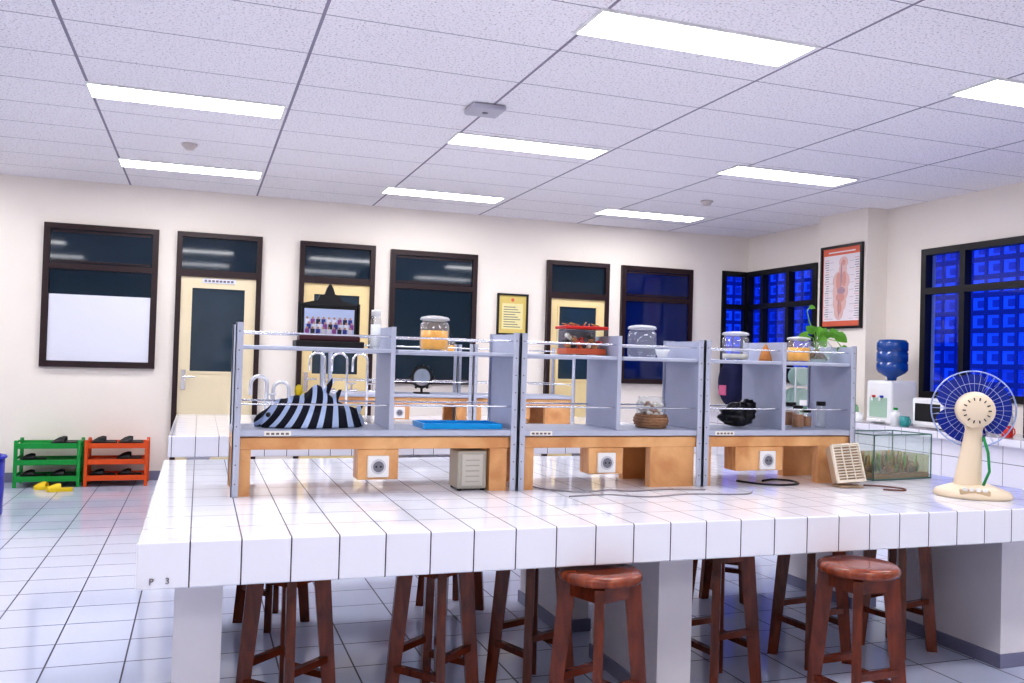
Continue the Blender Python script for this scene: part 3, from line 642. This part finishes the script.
# one long anatomical figure, slightly bent
for cy,czz,ry,rz,m in [(7.39,2.39,.065,.06,MPk),(7.40,2.31,.06,.07,MPk),(7.42,2.20,.125,.11,MPk),(7.43,2.09,.115,.12,MPk),(7.44,1.98,.10,.11,MPk),(7.45,1.89,.07,.09,MPk)]:
    b.ell((PX-.0142,cy,czz),(.0012,ry,rz),m,20,10)
for cy,czz,ry,rz,m in [(7.38,2.22,.035,.08,MPr),(7.46,2.20,.04,.09,MPr),(7.42,2.26,.012,.13,MPg),(7.42,2.10,.06,.04,MPg),(7.43,2.03,.065,.05,MPr),(7.44,1.93,.035,.07,MPr),(7.45,1.96,.012,.13,MPg),(7.39,2.39,.03,.03,MPr)]:
    b.ell((PX-.0152,cy,czz),(.0010,ry,rz),m,16,8)
b.obj('anatomy_print',t)
t=T('notice_board','yellow notice in a thin black frame on the wall','notice',(3.325,YB-.001,1.57)); off=(3.325,YB-.001,1.57)
MY=mat('notice_yellow',c(228,205,120),.5)
b=B(off)
for x0,x1,z0,z1 in [(3.14,3.16,1.57,2.04),(3.49,3.51,1.57,2.04),(3.16,3.49,1.57,1.59),(3.16,3.49,2.02,2.04)]: b.box(x0,x1,YB-.03,YB-.002,z0,z1,M_black)
b.obj('picture_frame',t)
b=B(off); b.box(3.16,3.49,YB-.012,YB-.004,1.59,2.02,MY)
b.box(3.20,3.45,YB-.0135,YB-.0125,1.64,1.93,mat('notice_cream',c(238,228,170),.5)); b.cyl((3.325,YB-.0135,1.97),(3.325,YB-.015,1.97),.02,MO)
for k in range(9): b.box(3.22,3.42-(k%3)*.03,YB-.0145,YB-.0138,1.66+k*.028,1.668+k*.028,M_ink)
b.obj('printed_sheet',t)
# ---------------------------------------------------------------- shoe racks and shoes
def shoerack(x0,x1,m,lab):
    t=T('shoe_rack',lab,'shoe rack',((x0+x1)/2,9.22,.001)); off=((x0+x1)/2,9.22,0)
    for x in (x0,x1-.03):
        for y in (9.06,9.36):
            b=B(off); b.box(x,x+.03,y-.012,y+.012,.0,.43,m,.004); b.obj('post',t)
        for z in (.10,.25,.40):
            b=B(off); b.box(x+.008,x+.02,9.072,9.348,z,z+.02,m); b.obj('side_rail',t)
    for z in (.07,.22,.37):
        b=B(off); b.box(x0+.03,x1-.03,9.053,9.367,z,z+.012,m); b.obj('shelf',t)
        b=B(off); b.box(x0+.03,x1-.03,9.043,9.052,z-.014,z+.034,m); b.obj('front_lip',t)
        b=B(off); b.box(x0+.03,x1-.03,9.368,9.376,z-.014,z+.034,m); b.obj('rear_lip',t)
    return t
shoerack(-1.56,-1.01,M_grnrack,'green plastic three-tier shoe rack against the wall'); shoerack(-.98,-.43,M_orgrack,'orange plastic three-tier shoe rack against the wall')
def shoe(x,y,z,m,m2,lab,rz,grp='sandals on the shoe racks'):
    t=T('sandal',lab,'shoe',(x,y,z),rz=rz,group=grp)
    pts=[(-.035,-.105),(.025,-.105),(.035,-.05),(.03,0),(.042,.05),(.035,.09),(0,.108),(-.035,.085),(-.042,.04),(-.03,0),(-.038,-.06)]
    b=B(); b.prism(pts,.03,m); b.obj('sole',t)
    b=B(); vs=[];n=9
    for i in range(n):       # closed vamp band over the toes
        a=pi*i/(n-1)
        for yy,hh in ((-.01,.055),(.02,.06),(.06,.042),(.095,.012)): vs.append((-math.cos(a)*.038*(1 if yy<.08 else .7),yy,.028+math.sin(a)*hh*.75))
    b.add(vs,[(i*4+j,i*4+j+1,(i+1)*4+j+1,(i+1)*4+j) for i in range(n-1) for j in range(3)],m2,True)
    b.obj('upper_strap',t); return t
sh=shoe(-1.41,9.15,.084,M_black,M_black,'black slip-on sandal on a shoe rack shelf',1.57)
for x,y,z in [(-1.16,9.15,.084),(-1.16,9.12,.384),(-1.16,9.24,.384),(-1.41,9.15,.234),(-.60,9.13,.234),(-.60,9.25,.234),(-.825,9.12,.384),(-.59,9.12,.384),(-.825,9.25,.384),(-.59,9.25,.384),(-.825,9.15,.084),(-.59,9.15,.084)]:
    dup(sh,loc=(x,y,z),rz=1.57)
shoe(-1.27,8.93,.002,M_yel,M_yel,'yellow rubber sandal on the floor by the rack',1.3,'yellow sandals'); shoe(-1.14,8.80,.002,M_yel,M_yel,'yellow rubber sandal on the floor by the rack',1.7,'yellow sandals')
# blue bin
t=T('waste_bin','large round blue plastic bin on the tiled floor','bin',(-1.62,7.65,.001))
b=B(); b.lathe([(0,0),(.232,0),(.238,.01),(.245,.42),(.245,.42),(.25,.45),(.23,.45),(.225,.02),(0,.02)],(0,0,0),M_blue,32); b.obj('bin_body',t)
b=B(); b.tube([(.25*math.cos(i*pi/16),.25*math.sin(i*pi/16),.44) for i in range(32)],.01,M_blue,8,True); b.obj('rim',t)
# ---------------------------------------------------------------- counter things
ZC=.801
t=T('water_dispenser','white countertop water dispenser with taps','water dispenser',(6.12,6.62,ZC))
b=B(); b.box(-.15,.15,-.16,.16,0,.40,M_white,.02); b.obj('body',t)
b=B(); b.box(-.156,-.151,-.11,.11,.06,.24,mat('disp_recess',c(170,200,180),.4)); b.obj('tap_recess',t)
for y,m in ((-.05,M_blue),(.05,M_red)):
    b=B(); b.cyl((-.15,y,.25),(-.19,y,.25),.012,m); b.cyl((-.185,y,.26),(-.185,y,.21),.009,M_white); b.obj('tap',t)
b=B(); b.box(-.21,-.15,-.09,.09,.02,.04,M_white,.004); b.obj('drip_tray',t)
t=T('water_gallon','upturned blue water gallon on the dispenser','water bottle',(6.12,6.62,ZC+.401))
b=B(); MGal=mat('gallon_blue',c(18,74,150),.12,coat=.5)
b.lathe([(0,0),(.04,0),(.045,.03),(.12,.07),(.14,.10),(.14,.16),(.133,.165),(.133,.175),(.14,.18),(.14,.26),(.133,.265),(.133,.275),(.14,.28),(.14,.35),(.12,.38),(0,.385)],(0,0,0),MGal,32); b.obj('bottle_body',t)
t=T('microwave_oven','white microwave oven with dark door window on the counter','microwave',(6.16,5.95,ZC))
b=B(); b.box(-.19,.19,-.25,.25,.01,.26,M_white,.008); b.obj('body',t)
b=B(); b.box(-.202,-.191,-.10,.24,.03,.245,M_white,.003); b.box(-.204,-.2025,-.07,.21,.06,.215,M_black); b.obj('door',t)
b=B(); b.box(-.20,-.191,-.24,-.11,.03,.245,mat('mw_panel',c(150,150,165),.3)); 
for z in (.09,.17): b.cyl((-.2,-.175,z),(-.215,-.175,z),.02,M_chr)
b.obj('control_panel',t)
def plain_bottle(x,y,z,r,h,m,cap,lab,cat='bottle'):
    t=T('bottle',lab,cat,(x,y,z+.001)); b=B(); b.lathe([(0,0),(r,0),(r,h*.62),(r*.85,h*.72),(r*.35,h*.82),(r*.35,h*.88),(0,h*.88)],(0,0,0),m,18); b.obj('bottle_body',t)
    b=B(); b.cyl((0,0,h*.88),(0,0,h),r*.42,cap,seg=14); b.obj('cap',t)
plain_bottle(5.98,7.35,.8,.05,.28,M_grnrack,M_white,'green plastic bottle on the counter'); plain_bottle(6.05,7.2,.8,.045,.24,M_white,M_red,'white plastic bottle with red cap on the counter')
plain_bottle(6.02,7.02,.8,.055,.2,mat('pale_green',c(150,205,160),.4),M_white,'pale green bottle on the counter'); plain_bottle(6.05,8.4,.8,.05,.3,M_white,M_blue,'white bottle with blue cap on the counter')
plain_bottle(5.93,6.36,.8,.045,.16,M_white,M_grnrack,'short white bottle with green cap on the counter')
plain_bottle(6.0,5.5,.8,.04,.22,M_red,M_white,'red bottle with white cap on the counter'); plain_bottle(6.1,5.35,.8,.05,.26,M_white,M_blue,'white bottle with blue cap on the counter')
plain_bottle(5.90,6.94,.8,.03,.17,mat('pink_plastic',c(225,120,150),.4),M_white,'small pink bottle on the counter'); plain_bottle(5.95,8.6,.8,.05,.22,M_amb2,M_black,'brown reagent bottle on the counter')
plain_bottle(5.98,8.75,.8,.045,.26,M_white,M_red,'white plastic bottle with red cap on the counter')
plain_bottle(6.1,8.52,.8,.04,.34,M_blue,M_white,'tall blue bottle on the counter'); plain_bottle(5.93,7.48,.8,.035,.2,M_amb2,M_white,'small brown bottle on the counter')
plain_bottle(5.95,5.62,.8,.035,.18,M_yel,M_white,'small yellow bottle on the counter')
def mug(x,y,m,lab):
    t=T('mug',lab,'cup',(x,y,.801),group='mugs on the counter'); b=B(); b.lathe([(0,0),(.035,0),(.04,.01),(.042,.09),(.037,.09),(.034,.012),(0,.01)],(0,0,0),m,20); b.obj('cup_body',t)
    b=B(); b.tube([(0,-.04+.0,.075),(0,-.065,.07),(0,-.07,.045),(0,-.06,.025),(0,-.04,.02)],.005,m,6); b.obj('handle',t)
mug(5.93,6.84,M_white,'white mug on the counter'); mug(5.92,6.24,mat('teal_mug',c(60,150,150),.3),'teal mug on the counter'); mug(5.92,5.45,M_white,'white mug on the counter'); mug(5.94,5.2,M_red,'red mug on the counter')
t=T('loudspeaker','tall black box speaker standing on the counter','speaker',(6.15,5.05,ZC))
b=B(); b.box(-.11,.11,-.10,.10,0,.36,M_black,.008); b.obj('cabinet',t)
for zz,rr in ((.13,.07),(.27,.035)):
    b=B(); b.cyl((-.111,0,zz),(-.117,0,zz),rr,mat('cone_grey',c(70,70,78),.5),seg=24); b.obj('speaker_cone',t)
t=T('cardboard_carton','white and green printed carton on the counter','carton',(6.0,7.62,.801)); b=B(); b.box(-.08,.08,-.08,.08,0,.16,M_white,.002); b.obj('carton_body',t); b=B(); b.box(-.083,-.0805,-.07,.07,.03,.10,M_grnrack); b.obj('printed_band',t)
# dish rack
t=T('dish_rack','white two-level dish rack holding plates','dish rack',(6.12,8.05,.801))
MDr=mat('rack_wire',c(215,220,228),.3,.1)
b=B()
for sx in (-.14,.14):
    for sy in (-.2,.2): b.cyl((sx,sy,0),(sx,sy,.5),.009,MDr,seg=8)
for z in (.06,.3,.49):
    for s in (-1,1): b.cyl((-.14,s*.2,z),(.14,s*.2,z),.006,MDr,seg=6); b.cyl((s*.14,-.2,z),(s*.14,.2,z),.006,MDr,seg=6)
    if z<.4:
        for k in range(9): b.cyl((-.14,-.18+k*.045,z),(.14,-.18+k*.045,z),.003,MDr,seg=6)
b.obj('wire_frame',t)
pl=B((6.12,7.91,.975)); 
Mp=Matrix.Translation((6.12,7.91,.975))@Matrix.Rotation(pi/2+.0,4,'X'); pl.lathe([(0,-.004),(.06,-.004),(.095,.008),(.1,.012),(.095,.013),(.06,.002),(0,.001)],(0,0,0),mat('plate_teal',c(190,215,210),.3),28,M=Mp)
p0=pl.obj('plate',label='pale round plate standing in the dish rack',cat='plate',group='plates in the dish rack')
for k in range(1,7): dup(p0,loc=(6.12,7.91+(k%4)*.07,.975 if k<4 else 1.205))
# backpack
t=T('backpack','dark navy backpack with pink patch on the counter','backpack',(6.05,9.15,.801))
b=B(); b.ell((0,0,.29),(.15,.19,.29),mat('navy_fabric',c(24,28,70),.8,noise=.2),24,16,fn=lambda p:Vector((max(-.8,min(.8,p.x)),max(-.85,min(.85,p.y)),p.z))); b.obj('pack_body',t)
b=B(); b.box(-.135,-.12,-.07,.07,.14,.26,mat('pink_patch',c(215,110,150),.7),.003); b.obj('front_pocket',t)
b=B(); b.tube([(0,-.04,.56),(0,-.03,.61),(0,.03,.61),(0,.04,.56)],.008,M_black); b.obj('carry_loop',t)
# ---------------------------------------------------------------- world, camera
w=bpy.data.worlds.new('World'); bpy.context.scene.world=w; w.use_nodes=True; bg=w.node_tree.nodes['Background']; bg.inputs[0].default_value=(.02,.14,1,1); bg.inputs[1].default_value=.6
cam=bpy.data.cameras.new('Camera'); co=bpy.data.objects.new('Camera',cam); COL.objects.link(co); bpy.context.scene.camera=co
f=883.0
d1=Vector((-312,8.5,f)).normalized(); d2=Vector((2500,90,f)); d2=(d2-d1*d2.dot(d1)).normalized(); dn=d1.cross(d2)
R=Matrix(((d2.x,-d2.y,-d2.z),(d1.x,-d1.y,-d1.z),(-dn.x,dn.y,dn.z)))
co.matrix_world=Matrix.Translation((0,0,1.3))@R.to_4x4()
cam.sensor_width=36; cam.lens=f/1024*36; cam.clip_start=.02
sc=bpy.context.scene
sc.view_settings.view_transform='Standard'; sc.view_settings.look='None'; sc.view_settings.exposure=0; sc.view_settings.gamma=1.0
try: sc.view_settings.look='Medium High Contrast'
except Exception: pass
